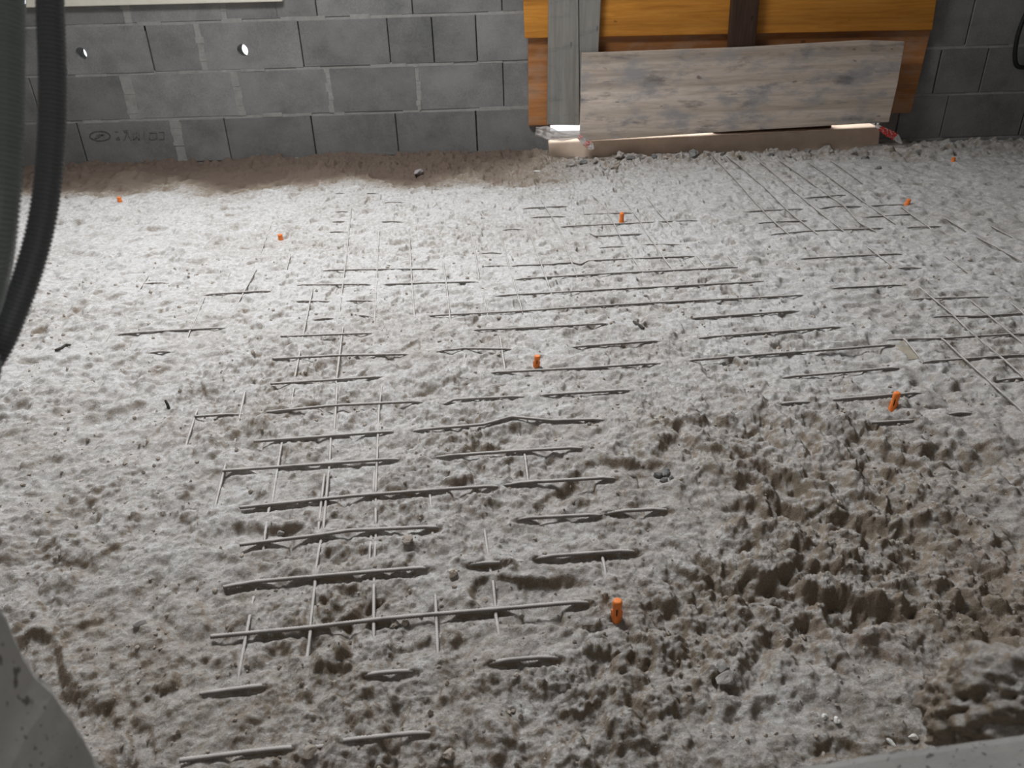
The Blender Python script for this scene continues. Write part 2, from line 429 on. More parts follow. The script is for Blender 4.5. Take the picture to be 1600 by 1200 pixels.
    n1, n2 = len(blk.v), len(blk.v) + len(mor.v)
    v = blk.v + mor.v + jnt.v
    f = blk.f + [tuple(i + n1 for i in q) for q in mor.f] + [tuple(i + n2 for i in q) for q in jnt.f]
    mi = [0] * len(blk.f) + [1] * len(mor.f) + [2] * len(jnt.f)
    o = link('wall_back', v, f, None, mats=[BLOCK, MORTAR, JOINT], midx=mi)
    a = o.data.attributes.new('tone', 'FLOAT', 'FACE'); a.data.foreach_set('value', blk.t + mor.t + jnt.t)
    return struct(o)
wall_back = build_back_wall()

def plain(name, x0, x1, y0, y1, z0, z1, m):
    mb = MB(); mb.box(x0, x1, y0, y1, z0, z1); return struct(mb.build(name, m))
def wall_blocks(name, x_face, sgn):
    blk = MB()
    for c in range(-1, 11):
        y = -0.1 + (0.25 if c % 2 else 0)
        while y < 5.0:
            z0 = c * 0.255
            x0, x1 = (x_face - 0.2, x_face) if sgn > 0 else (x_face, x_face + 0.2)
            z1 = min(ZC, z0 + 0.245)
            if z1 > z0: blk.box(x0, x1, max(y, -0.1), min(y + 0.495, 4.98), z0, z1, 0.003, random.uniform(0.85, 1.1))
            y += 0.505
    blk.box(x_face - 0.19 if sgn > 0 else x_face + 0.006, x_face - 0.006 if sgn > 0 else x_face + 0.19, -0.1, 4.98, -0.25, ZC)
    return struct(blk.build(name, BLOCK))
wall_blocks('wall_left', XL, 1)
wall_blocks('wall_right', XR, -1)
mb = MB(); h0, h1, h2, h3 = HATCH
for x0, x1, y0, y1 in ((XL - 0.2, h0, -0.1, 4.98), (h1, XR + 0.2, -0.1, 4.98), (h0, h1, -0.1, h2), (h0, h1, h3, 4.98)): mb.box(x0, x1, y0, y1, ZC, ZC + 0.18)
struct(mb.build('ceiling', CEIL))
# added unseen box around the camera, keeps sky light off the front wall
plain('wall_skyshield_left', -1.7, -1.5, -2.0, 0.22, -0.25, ZC, CEIL); plain('wall_skyshield_right', 1.5, 1.7, -2.0, 0.22, -0.25, ZC, CEIL)
plain('wall_skyshield_back', -1.7, 1.7, -2.2, -2.0, -0.25, ZC, CEIL); plain('ceiling_skyshield', -1.7, 1.7, -2.2, -0.1, ZC, ZC + 0.18, CEIL)
plain('floor_skyshield', -1.7, 1.7, -2.2, 0.22, -0.45, -0.25, CEIL)
# window sill and frame (only the sill's inner lip shows)
sl = prism('trim_1', [Wp(40, 12, YW - 0.03), Wp(441, 2.5, YW - 0.03), Wp(441, -14, YW - 0.03), Wp(40, -5, YW - 0.03)], 0.24, SILL, None, 0.004); struct(sl)

# faded ink stamp on a bottom-course block
def stamp():
    def P(X, Y): return Wp(120 + X / 10, 190 + Y / 10, YW - 0.0022)
    strokes = [[(200 + 160 * (1 - math.cos(a)), 225 - 75 * math.sin(a)) for a in np.linspace(0, 2 * math.pi, 26)],
               [(230, 268), (300, 262), (345, 240), (400, 205), (430, 200)], [(300, 225), (360, 205), (410, 215)],
               [(610, 270), (650, 245), (670, 280), (620, 282)], [(600, 160), (640, 158)],
               [(725, 140), (800, 138)], [(735, 165), (785, 172), (770, 225), (740, 290)], [(800, 170), (805, 230), (850, 290)],
               [(880, 190), (885, 285), (930, 235), (975, 285), (970, 180)], [(930, 165), (932, 200)],
               [(1050, 150), (1050, 270)], [(1240, 175), (1140, 175), (1135, 265), (1180, 285), (1250, 260), (1240, 180)],
               [(1280, 165), (1355, 165), (1360, 275), (1290, 275)]]
    v, f = [], []
    for s in strokes:
        pts = [P(*q) for q in s]; w = 0.0028
        for a, b in zip(pts, pts[1:]):
            d = b - a; L = np.linalg.norm(d); d = d / L; n = np.array([-d[2], 0, d[0]]) * w; a = a - d * w * 0.5; b = b + d * w * 0.5
            k = len(v); v += [a - n, b - n, b + n, a + n]
            f.append((k, k + 1, k + 2, k + 3))
    o = link('ink_stamp', v, f, STAMP, wall_back); o['label'] = 'faded dark maker stamp printed on a bottom block'
    so = o.modifiers.new('s', 'SOLIDIFY'); so.thickness = 0.0008
stamp()

# ------------------------------------------------------------------ bar runs of the welded mesh sheets (pixel traces of the visible stretches)
SHEETS = {
 'front': ('ribbed steel mesh sheet half buried in the foreground dirt, nearest the camera', [
  [[(295,1189),(390,1177),(455,1170)],[(540,1159),(665,1146)]],
  [[(325,1085),(410,1073)],[(580,1055),(640,1050)],[(775,1035),(862,1028)]],
  [[(341,996),(490,982),(600,969),(690,961),(800,952),(912,942)]],
  [[(360,918),(400,911),(525,900),(662,889)],[(742,882),(775,881)],[(845,872),(985,862)]],
  [[(385,852),(500,838),(545,831),(680,825)],[(815,812),(935,806)],[(960,801),(1035,797)]],
  [[(385,794),(550,777),(775,761)],[(800,757),(955,748)]],
  [[(357,737),(500,727),(620,719)],[(687,715),(800,707),(905,701)]],
  [[(405,691),(612,676)],[(650,674),(755,665),(800,653),(862,659),(940,657)],[(1220,632),(1260,630)],[(1305,626),(1437,615)]],
  [[(312,652),(372,648)],[(422,645),(525,635),(657,629)],[(695,632),(710,626),(815,621)],[(847,619),(985,611)],[(1225,591),(1400,576)]],
  [[(430,601),(600,590)],[(765,584),(925,576),(1030,569)],[(1075,565),(1200,555),(1395,540)]],
  [[(432,562),(530,557),(640,555)],[(685,550),(725,546),(800,547)],[(892,544),(1030,534)],[(1095,529),(1200,521),(1310,512)]],
  [[(445,527),(582,522)],[(740,517),(800,515),(950,507)],[(1080,499),(1245,487)]],
  [[(489,450),(475,517),(460,592)],[(459,605),(455,632)],[(440,692),(425,785)],[(420,795),(412,850)],[(397,927),(385,990),(372,1060)]],
  [[(536,510),(525,598)],[(527,600),(522,675)],[(517,682),(515,720)],[(514,732),(505,827)],[(500,847),(492,899)],[(492,912),(485,977)],[(485,987),(477,1050)]],
  [[(507,740),(497,830)]],
  [[(597,600),(592,640),(587,770)],[(587,790),(587,820)],[(587,842),(585,872)],[(584,907),(584,998)]],
  [[(585,735),(583,770)],[(579,842),(577,875)]],
  [[(383,610),(372,662)],[(355,715),(335,795)]],
  [[(308,640),(290,697)]],
  [[(672,775),(674,797)],[(680,922),(684,1022)]],
  [[(727,551),(724,572)]],
  [[(757,827),(764,877)],[(770,905),(774,947)],[(775,962),(780,992)]],
  [[(781,525),(789,577)],[(820,710),(825,750)]],
  [[(942,872),(947,900)]],
  [[(1370,662),(1422,659)],[(1484,648),(1512,646)]]]),
 'middle': ('steel mesh sheet in the dusty middle ground, its bars ending at a long cross bar', [
  [[(495,498),(522,497)],[(560,492),(582,495)],[(670,493),(800,487),(950,477),(1100,469),(1255,461)],[(1300,450),(1407,445)]],
  [[(465,470),(517,471)],[(540,470),(585,470)],[(775,462),(867,457),(975,451),(1200,439)]],
  [[(465,445),(580,444)],[(600,444),(745,440)]],
  [[(507,422),(682,420)]],
  [[(516,362),(540,362)]], [[(520,346),(542,346)],[(595,346),(627,346)]], [[(522,331),(542,330)]],
  [[(602,316),(630,316)]], [[(525,302),(540,302)],[(570,302),(590,302)]],
  [[(755,395),(780,395)]], [[(757,416),(790,415)]], [[(784,359),(815,358)]],
  [[(549,325),(540,410),(530,490)]],
  [[(595,303),(592,322)],[(592,360),(589,430),(585,507)]],
  [[(639,357),(644,450),(648,500)]],
  [[(692,410),(697,440),(704,505)]],
  [[(736,360),(745,410),(749,440)],[(755,460),(762,492)]],
  [[(780,360),(797,422)],[(800,430),(816,486)]],
  [[(832,495),(834,512)]],
  [[(827,362),(852,430),(862,460)]]]),
 'centre_back': ('steel mesh sheet below the grey plank, running back toward the doorway', [
  [[(807,436),(955,427),(1150,417)]],
  [[(800,415),(862,413)],[(867,412),(895,410),(907,413),(920,407),(1037,402),(1085,400)]],
  [[(940,386),(975,385)],[(1005,382),(1062,382)]],
  [[(922,364),(930,369),(1005,365)]],
  [[(877,354),(955,350),(1042,346),(1087,344)]],
  [[(832,339),(882,338)],[(910,335),(985,332)]],
  [[(820,325),(885,322)]],
  [[(845,312),(875,360),(894,412),(901,430)]],
  [[(925,305),(947,325),(962,355),(975,382),(1005,427)]],
  [[(970,307),(1000,345),(1007,360),(1025,385),(1042,410),(1053,423)]],
  [[(1010,307),(1032,335),(1052,357)],[(1077,385),(1105,420)]],
  [[(1145,355),(1152,367)],[(1137,400),(1150,415)]]]),
 'right_back': ('steel mesh sheet of slanting bars at the back right, in front of the threshold', [
  [[(1110,242),(1155,290),(1200,340),(1236,372)]],
  [[(1135,245),(1200,300),(1237,337),(1280,370)]],
  [[(1175,245),(1240,300),(1320,365)]],
  [[(1217,252),(1287,302),(1320,325),(1342,350),(1372,366)]],
  [[(1262,255),(1335,307),(1402,354)]],
  [[(1297,252),(1350,290)],[(1407,325),(1455,360)]],
  [[(1475,342),(1512,365)],[(1525,372),(1600,413)]],
  [[(1547,355),(1585,375)]],
  [[(1257,310),(1320,305)]], [[(1167,331),(1255,327)],[(1282,326),(1305,323),(1345,323)],[(1360,322),(1412,320)]],
  [[(1185,349),(1262,345)],[(1350,340),(1425,335)]],
  [[(1205,367),(1260,362),(1380,357)],[(1417,356),(1470,354)]],
  [[(1250,405),(1407,397)]], [[(1402,419),(1437,419)]]]),
 'right_edge': ('steel mesh sheet at the right edge of the photo, beyond the tall orange peg', [
  [[(1355,387),(1400,422)],[(1432,447),(1487,492),(1512,517),(1570,565),(1600,592)]],
  [[(1475,400),(1515,430)],[(1515,470),(1600,540)]],
  [[(1472,530),(1500,557),(1545,597)],[(1550,602),(1600,647)]],
  [[(1580,475),(1602,494)]],
  [[(1412,530),(1440,565)]],
  [[(1427,467),(1547,464)]], [[(1460,494),(1532,494),(1602,489)]],
  [[(1387,530),(1465,529),(1602,521)]], [[(1445,565),(1557,557),(1602,554)]], [[(1557,594),(1602,590)]]]),
 'left_back': ('steel mesh sheet almost covered by pale dust below the window', [
  [[(322,460),(420,454)]], [[(185,522),(255,517),(350,512)]], [[(235,550),(270,549)]], [[(230,442),(262,442)]],
  [[(425,345),(407,395)],[(400,420),(370,475)]], [[(454,395),(447,422)]], [[(320,462),(306,495),(292,527)]],
  [[(235,425),(217,452)]], [[(175,515),(162,537)]]]),
}
BAR_R = 0.0040

# ------------------------------------------------------------------ dirt floor: a height field
def perlin(x, y, seed):
    g = np.random.default_rng(seed); perm = g.permutation(256); ang = g.random(256) * 2 * np.pi
    gx, gy = np.cos(ang), np.sin(ang)
    xi, yi = np.floor(x).astype(np.int64), np.floor(y).astype(np.int64); xf, yf = x - xi, y - yi
    u, v = xf ** 3 * (xf * (xf * 6 - 15) + 10), yf ** 3 * (yf * (yf * 6 - 15) + 10)
    def d(i, j):
        h = perm[(perm[(xi + i) & 255] + yi + j) & 255]; return gx[h] * (xf - i) + gy[h] * (yf - j)
    a = d(0, 0) + u * (d(1, 0) - d(0, 0)); b = d(0, 1) + u * (d(1, 1) - d(0, 1))
    return (a + v * (b - a)) * 1.4
def clods(x, y, cell, seed, rmin, rmax, dens):
    """half-sunk crumbs: rounded lumps scattered on a jittered grid"""
    g = np.random.default_rng(seed); n = 128
    jx, jy, rr, on, ht = g.random((n, n)), g.random((n, n)), rmin + (rmax - rmin) * g.random((n, n)) ** 2, g.random((n, n)) < dens, 0.45 + 0.5 * g.random((n, n))
    cxi, cyi = np.floor(x / cell).astype(np.int64), np.floor(y / cell).astype(np.int64); out = np.zeros_like(x)
    for i in (-1, 0, 1):
        for j in (-1, 0, 1):
            a, b = (cxi + i) % n, (cyi + j) % n
            px, py = (cxi + i + jx[a, b]) * cell, (cyi + j + jy[a, b]) * cell
            r = rr[a, b]; d2 = (x - px) ** 2 + (y - py) ** 2
            out = np.maximum(out, np.where(on[a, b], np.sqrt(np.maximum(0, r * r - d2)) * ht[a, b], 0))
    return out
def low(x, y):
    return 0.012 * perlin(np.asarray(x) * 0.9 + 3.3, np.asarray(y) * 0.9 + 7.1, 1)
def ss(a, b, v):
    t = np.clip((v - a) / (b - a), 0, 1); return t * t * (3 - 2 * t)

def axis(segs):
    out = [segs[0][0]]
    for a, b, s in segs:
        n = max(1, round((b - a) / s)); out += list(np.linspace(a, b, n + 1)[1:])
    return np.array(out)
gx = axis([(XL - 0.05, -1.7, 0.010), (-1.7, -0.95, 0.0055), (-0.95, 0.95, 0.0031), (0.95, 1.8, 0.0055), (1.8, XR + 0.05, 0.010)])
ys = [0.25]
while ys[-1] < YW + 0.14: ys.append(ys[-1] + min(0.0105, 0.0017 + 0.0013 * ys[-1] ** 1.6))
gy = np.array(ys)
X, Y = np.meshgrid(gx, gy)

wx = X + 0.014 * perlin(X * 6, Y * 6, 21); wy = Y + 0.014 * perlin(X * 5 + 9, Y * 5, 22)
front = 1 - ss(0.9, 2.6, Y)                              # rougher towards the viewer
rf = ss(0.15, 0.9, X) * (1 - ss(1.0, 1.9, Y))              # loose trampled earth, front right
back = ss(4.15, 4.55, Y)                                   # unswept strip along the wall
A = 0.46 + 0.42 * front + 0.22 * rf + 0.35 * back
pm = 0.62 + 0.75 * ss(-0.25, 0.4, perlin(X * 2.3 + 11, Y * 2.3, 71))      # trampled and smoother patches
A = A * pm
Hh = low(X, Y)
mid = perlin(wx * 4.3, wy * 4.3, 2)
Hh += A * 0.014 * mid
bil = np.abs(perlin(wx * 10, wy * 10, 3)) + 0.5 * np.abs(perlin(wx * 21, wy * 21, 4))
Hh += A * (0.026 + 0.008 * front) * (bil - 0.42)
hol = perlin(wx * 4.1 + 6, wy * 5.2, 73)                    # scattered deeper hollows with crumbly rims
Hh -= 0.022 * ss(0.30, 0.46, hol) * (0.45 + 0.55 * front) - 0.006 * ss(0.12, 0.28, hol)
Hh += A * 0.011 * (np.abs(perlin(X * 27, Y * 27, 14)) - 0.3)
pit = perlin(wx * 6.5 + 4, wy * 6.5, 5)                    # scooped hollows with steep sides
Hh -= A * (0.010 + 0.010 * rf) * ss(0.18, 0.42, pit)
pit2 = perlin(wx * 13 + 1, wy * 13, 15)
Hh -= A * 0.010 * ss(0.2, 0.38, pit2)
Fi = A * 0.0055 * perlin(wx * 42, wy * 42, 6) + A * 0.0062 * np.abs(perlin(wx * 70, wy * 70, 7)) + A * 0.0028 * perlin(X * 160, Y * 160, 8)
nearm = 1 - ss(1.6, 3.0, Y)
patch = ss(-0.15, 0.35, perlin(X * 3.1, Y * 3.1, 16))
Hh += 0.9 * clods(wx, wy, 0.055, 31, 0.006, 0.024, 0.55) * (0.2 + 0.8 * patch) * (0.3 + 0.7 * front)
Fi += 1.0 * clods(wx + 0.3, wy, 0.022, 32, 0.003, 0.0105, 0.6) * (0.25 + 0.75 * patch) * (0.35 + 0.65 * front)
Fi += 1.0 * clods(wx, wy + 0.2, 0.0105, 33, 0.0018, 0.0058, 0.7) * nearm * (0.4 + 0.9 * patch)
Hh += 0.05 * back * (0.6 + 0.5 * perlin(X * 2.5, Y * 2.5, 9)) * ss(-0.6, 0.2, 0.0 - X)     # bank under the block wall, left of the door
Hh -= 0.012
Hh -= 0.011 * ss(0.28, 0.40, perlin(X * 15 + 2, Y * 18, 17)) * (1 - front)
Hh -= 0.006 * ss(0.30, 0.40, perlin(X * 26 + 2, Y * 34, 18)) * (1 - front)
Hh += back * 1.0 * clods(wx, wy, 0.06, 35, 0.010, 0.032, 0.7)
MED = float(np.median(Hh[:, ::7] - low(X[:, ::7], Y[:, ::7])))

# lay the bars and bed them in
def bar_z(x, y): return float(low(x, y)) + MED + 0.0045
def bar_points(runs):
    """sample points along a bar: x, y, visible"""
    pts = []
    for k, run in enumerate(runs):
        w = []
        for px, py in run:
            z = 0.0
            for _ in range(3):
                p = Fp(px, py, z); z = bar_z(p[0], p[1])
            w.append((p[0], p[1]))
        rs = resample(w, 0.010)
        if pts:
            br = resample([pts[-1][:2], rs[0]], 0.010)[1:-1]
            pts += [(a, b, 0) for a, b in br]
        pts += [(a, b, 1) for a, b in rs]
    return pts
def win(x, y, r):
    i0, i1 = np.searchsorted(gx, (x - r, x + r)); j0, j1 = np.searchsorted(gy, (y - r, y + r)); return slice(j0, j1), slice(i0, i1)
BARS = {}
for key, (lab, bars) in SHEETS.items():
    BARS[key] = []
    for runs in bars:
        P = bar_points(runs); BARS[key].append(P)
allp = [(p, key) for key in BARS for P in BARS[key] for p in P]
BARI = []; KM = np.ones_like(Hh); Hh += 0.35 * Fi.mean()
for (P, key) in [(P, key) for key in BARS for P in BARS[key]]:
    Pa = np.array(P); tg = np.gradient(Pa[:, :2], axis=0); tg /= np.linalg.norm(tg, axis=1)[:, None] + 1e-9
    ov = Pa[-1, :2] - Pa[0, :2]; cross = 1.0 if abs(ov[0]) > abs(ov[1]) else 0.0      # 1: runs across the room, 0: towards the back wall
    zoff = (0.0035 if key == 'front' else 0.0) if cross else {'right_back': 0.0055, 'right_edge': 0.003, 'left_back': -0.003}.get(key, -0.0008)
    if cross and key == 'right_back': zoff = 0.002
    BARI.append((P, key, cross, zoff))
for (P, key, cross, zoff) in BARI:                            # soil banked over the places where a bar goes under
    n = len(P)
    for i in range(n):
        if not P[i][2]: continue
        for sgn in (-1, 1):
            k = i + sgn
            if 0 <= k < n and P[k][2]: continue
            if k < 0 and cross and key == 'front': continue
            if 0 <= k < n: x, y = P[k][0], P[k][1]
            else: x, y = 2 * P[i][0] - P[i - sgn][0], 2 * P[i][1] - P[i - sgn][1]
            w = win(x, y, 0.05); d = np.hypot(X[w] - x, Y[w] - y)
            Hh[w] = np.maximum(Hh[w], bar_z(x, y) + zoff + 0.0035 - np.maximum(0, d - 0.006) * 0.38)
for (P, key, cross, zoff) in BARI:
    inner = [i for i in range(1, len(P) - 1) if P[i][2] and not (P[i - 1][2] and P[i + 1][2])]
    for ki, (x, y, vis) in enumerate(P):
        if not vis: continue
        tr = 0.004 + 0.008 * max(0.0, min(1.0, (1.75 - y) / 0.5)) * max(0.0, min(1.0, (y - 0.84) / 0.1)) * min(1.0, max(0, len(P) - 14) / 25)
        de = min([abs(ki - e) for e in inner] + [9])
        cov = max(0.0, mnoise.noise(Vector((ki * 0.13, P[0][0] * 9, P[0][1] * 9))) - ((0.15 if y < 1.9 else 0.0) if cross else (0.3 if key in ('right_back', 'right_edge') else -0.02))) * 0.011 + 0.003 * max(0, 1 - de / 2)
        w = win(x, y, 0.05); dx, dy = X[w] - x, Y[w] - y; d = np.hypot(dx, dy)
        KM[w] = np.minimum(KM[w], np.clip((d - 0.005) / 0.012, 0, 1))
        nearside = np.clip(-dy / 0.008, 0, 1) * cross
        lim = bar_z(x, y) + zoff + cov + 0.0002 * (1 - cross) - 0.004 * cross * np.clip(-dy / 0.004, -0.9, 1) - tr * nearside + (1.1 - 0.5 * nearside) * np.maximum(0, d - 0.007)
        Hh[w] = np.minimum(Hh[w], np.where(d < 0.05, lim, 9))
Hh += Fi * (0.12 + 0.88 * KM)

PEGS = [  # base pixel, exposed height, lean x, label
 ((963, 966), 0.044, 0.02, 'nearest orange plastic peg, standing in the foreground dirt with a dark slot'),
 ((1394, 640), 0.052, 0.05, 'tall orange peg leaning slightly at the right, beside the slanting mesh bars'),
 ((838, 572), 0.034, 0.12, 'small orange peg in the middle of the floor between two cross bars'),
 ((971, 348), 0.046, 0.02, 'orange peg standing up below the left end of the grey plank'),
 ((439, 375), 0.026, -0.02, 'short orange peg in the bright dust under the window'),
 ((187, 313), 0.022, 0.0, 'tiny orange peg farthest left, near the foot of the block wall'),
 ((1417, 319), 0.024, 0.25, 'tilted orange peg on the right among the back mesh bars'),
 ((1489, 252), 0.022, 0.0, 'dim red-orange peg far back in the right corner')]
def hz(x, y):
    i = min(len(gx) - 2, max(0, np.searchsorted(gx, x) - 1)); j = min(len(gy) - 2, max(0, np.searchsorted(gy, y) - 1))
    return float(Hh[j:j + 2, i:i + 2].mean())
def ground(px, py):
    z = 0.0
    for _ in range(6):
        p = Fp(px, py, z); z = 0.5 * z + 0.5 * hz(p[0], p[1])
    return Vector((p[0], p[1], hz(p[0], p[1])))

# dust cover by place, with the sill's shade painted in along the wall
dust = 0.5 + 0.16 * perlin(X * 1.7, Y * 1.7, 41) + 0.10 * perlin(X * 5.5, Y * 5.5, 42)
dust += 0.16 * ss(1.5, 3.0, Y) - 0.20 * rf - 1.1 * ss(4.0, 4.35, Y + 0.15 * perlin(X * 3, Y * 3, 50)) * ss(-0.7, 0.3, -X) - 0.3 * ss(4.3, 4.7, Y)  # lowered along the wall: brown earth plus painted sill shade
dust -= 0.22 * (1 - ss(-1.0, -0.45, X)) * (1 - ss(0.9, 1.5, Y)) * ss(-0.1, 0.3, perlin(X * 2.2 + 5, Y * 2.2, 44))
dust -= 0.20 * (1 - ss(0.6, 1.6, Y))

ny, nx = X.shape
me = bpy.data.meshes.new('floor')
me.vertices.add(nx * ny); me.vertices.foreach_set('co', np.stack([X, Y, Hh], -1).astype(np.float32).ravel())
idx = np.arange(nx * ny).reshape(ny, nx)
q = np.stack([idx[:-1, :-1], idx[:-1, 1:], idx[1:, 1:], idx[1:, :-1]], -1).reshape(-1, 4)
me.loops.add(q.size); me.loops.foreach_set('vertex_index', q.ravel().astype(np.int32))
me.polygons.add(len(q)); me.polygons.foreach_set('loop_start', (np.arange(len(q)) * 4).astype(np.int32))
me.polygons.foreach_set('use_smooth', np.ones(len(q), bool))
me.update(calc_edges=True)
a = me.attributes.new('dust', 'FLOAT', 'POINT'); a.data.foreach_set('value', dust.astype(np.float32).ravel())  # dust cover together with the painted sill shade
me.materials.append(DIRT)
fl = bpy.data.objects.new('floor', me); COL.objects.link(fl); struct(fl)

# ------------------------------------------------------------------ broken hole in the front wall (the camera looks through it)
def front_wall():
    D = 0.40
    L = [(-260, 700), (-120, 840), (-40, 905), (0, 938), (14, 957), (30, 985), (45, 1020), (60, 1048), (90, 1076), (106, 1104), (123, 1128), (134, 1155), (148, 1182), (166, 1206), (190, 1260), (260, 1320)]
    B = [(1050, 1262), (1130, 1225), (1200, 1204), (1290, 1191), (1345, 1180), (1430, 1170), (1520, 1157), (1600, 1146), (1690, 1128), (1800, 1060), (1900, 930), (1980, 760)]
    far = [Wp(p[0], p[1], D) for p in L + B]
    top = [(0.62, D, 2.0), (-0.65, D, 2.0)]
    hole = [np.array([p[0], D, p[2]]) for p in far]
    x0, x1 = hole[0][0], hole[-1][0]
    hole = hole + [np.array([x1 + 0.02, D, 1.9]), np.array([x0 - 0.02, D, 1.9])]
    h2 = []
    n0 = len(L) + len(B)
    for i, p in enumerate(hole):                             # roughen the broken edge
        h2.append(p)
        q = hole[(i + 1) % len(hole)]
        if i < n0 - 1:
            for t in (0.2, 0.4, 0.6, 0.8): h2.append(p * (1 - t) + q * t)
    rnd = random.Random(3)
    pts = []
    for p in h2: pts.append((p[0], p[2]))
    bm = bmesh.new(); layers = [(YF, 0.004)] + [(y, 0.0) for y in np.linspace(YF + 0.006, D - 0.006, 24)] + [(D, 0.004)]
    cxm = sum(p[0] for p in pts) / len(pts); czm = sum(p[1] for p in pts) / len(pts)
    rings = []
    for y, g in layers:
        ring = []
        for (x, z) in pts:
            g2 = g + 0.004 * mnoise.noise(Vector((x * 22, y * 22, z * 22))) + 0.0016 * mnoise.noise(Vector((x * 80, y * 80, z * 80)))
            d = math.hypot(x - cxm, z - czm); s = 1 + g2 / d
            ring.append(bm.verts.new((cxm + (x - cxm) * s, y, czm + (z - czm) * s)))
        rings.append(ring)
    for r0, r1 in zip(rings, rings[1:]):
        for i in range(len(pts)):
            j = (i + 1) % len(pts); bm.faces.new((r0[i], r0[j], r1[j], r1[i]))
    for ring, y in ((rings[0], YF), (rings[-1], D)):         # wall faces around the hole
        out = []
        for v in ring:
            dx, dz = v.co.x - cxm, v.co.z - czm
            tx = ((XR - cxm) / dx if dx > 0 else (XL - cxm) / dx) if abs(dx) > 1e-6 else 1e9
            tz = ((ZC - czm) / dz if dz > 0 else (-0.25 - czm) / dz) if abs(dz) > 1e-6 else 1e9
            t = min(tx, tz); out.append(bm.verts.new((cxm + dx * t, y, czm + dz * t)))
        for i in range(len(ring)):
            j = (i + 1) % len(ring); bm.faces.new((ring[i], ring[j], out[j], out[i]))
            a, b = out[i].co, out[j].co
            if abs(a.x - b.x) > 1e-4 and abs(a.z - b.z) > 1e-4:
                cxx = XR if max(a.x, b.x) > XR - 1e-3 else XL; czz = ZC if max(a.z, b.z) > ZC - 1e-3 else -0.25
                cv = bm.verts.new((cxx, y, czz)); bm.faces.new((out[i], out[j], cv))
    bmesh.ops.recalc_face_normals(bm, faces=bm.faces)
    m = bpy.data.meshes.new('wall_front'); bm.to_mesh(m); bm.free(); m.materials.append(PIT)
    o = bpy.data.objects.new('wall_front', m); COL.objects.link(o); return struct(o)
front_wall()

# ------------------------------------------------------------------ doorway boarding
def pq(pix, D): return [Wp(x, y, D) for x, y in pix]
th = prism('trim_2', [Wp(857, 223, YW - 0.08), Wp(1376, 199, YW - 0.08), Wp(1372, 240, YW - 0.08), Wp(862, 268, YW - 0.08)], 0.28, THRESH, None, 0.008); struct(th)
up_p = prism('formwork_sheet', pq([(815, -60), (1474, -70), (1457, 47), (820, 60)], YW - 0.058), 0.027, PANEL_UP)
tag(up_p, 'upper golden orange formwork panel covering the doorway', 'wood panel')
lo_p = prism('formwork_sheet', pq([(825, 52), (1457, 38), (1424, 176), (826, 197)], YW - 0.030), 0.027, PANEL_LO)
tag(lo_p, 'lower reddish orange formwork panel, mostly hidden behind the grey plank', 'wood panel')
b1 = prism('upright_board', pq([(858, -60), (903, -60), (906, 196), (855, 195)], YW - 0.105), 0.045, POST)
tag(b1, 'grey upright board, left of a pair, reaching down to the gap under the panels', 'board')
b2 = prism('upright_board', pq([(904, -60), (942, -60), (932, 150), (906, 150)], YW - 0.098), 0.038, POST)
tag(b2, 'grey upright board, right of a pair, its foot hidden behind the plank', 'board')
b3 = prism('timber_post', pq([(1149, -60), (1192, -60), (1176, 120), (1135, 120)], YW - 0.105), 0.045, DPOST)
tag(b3, 'dark brown timber post across the golden panel', 'post')
pl = prism('formwork_plank', [Wp(909, 83, YW - 0.145), Wp(1160, 74, YW - 0.145), Wp(1350, 63, YW - 0.145), Wp(1414, 65, YW - 0.145), Wp(1403, 130, YW - 0.158), Wp(1389, 191, YW - 0.17), Wp(1150, 205, YW - 0.17), Wp(906, 221, YW - 0.17)], 0.027, PLANK, None, 0.003)
tag(pl, 'weathered grey formwork plank leaning across the boarded doorway', 'plank')

zt = Wp(1200, 207, YW - 0.08)[2]
xa, xb = Wp(1112, 207, YW)[0], Wp(1296, 200, YW)[0]
bt = prism('slit_blocker', [(xa, YW - 0.03, zt - 0.005), (xb, YW - 0.03, zt + 0.003), (xb, YW - 0.03, zt + 0.05), (xa, YW - 0.03, zt + 0.042)], 0.06, DPOST)  # added dark bar that closes the middle of the bright slit
tag(bt, 'added dark bar on the threshold blocking daylight in the slit under the plank', 'slit_blocker')

# barrier tape scraps
def tape(name, path, D, label, red_at, seed, red):
    rnd = random.Random(seed); P = [(np.array(Wp(x, y, D + dy)), w) for x, y, w, dy in path]
    ctr = np.array([p for p, _ in P]); c2 = spline(ctr, 8); ws = np.interp(np.linspace(0, 1, len(c2)), np.linspace(0, 1, len(P)), [w for _, w in P])
    v, f, mi = [], [], []; nseg = 8
    for i, c in enumerate(c2):
        for k in range(nseg + 1):
            t = (k / nseg - 0.5) * 2
            tang = c2[min(i + 1, len(c2) - 1)] - c2[max(i - 1, 0)]; tang = tang / np.linalg.norm(tang); nn = np.array([-tang[2], 0, tang[0]])
            cr = mnoise.noise(Vector((i * 0.35, k * 0.9, seed))) * 0.5 * ws[i] + 0.25 * ws[i] * math.sin(k * 2.2 + i * 0.4)
            v.append(c + nn * t * ws[i] + np.array([0, cr, 0]))
    for i in range(len(c2) - 1):
        for k in range(nseg):
            a = i * (nseg + 1) + k; f.append((a, a + 1, a + nseg + 2, a + nseg + 1))
            u = i / len(c2); mi.append(1 if any(lo < u < hi for lo, hi in red_at) and rnd.random() < 0.8 else 0)
    o = link(name, v, f, None, smooth=True, mats=[FILM, red], midx=mi)
    s = o.modifiers.new('s', 'SOLIDIFY'); s.thickness = 0.0006
    return tag(o, label, 'tape')
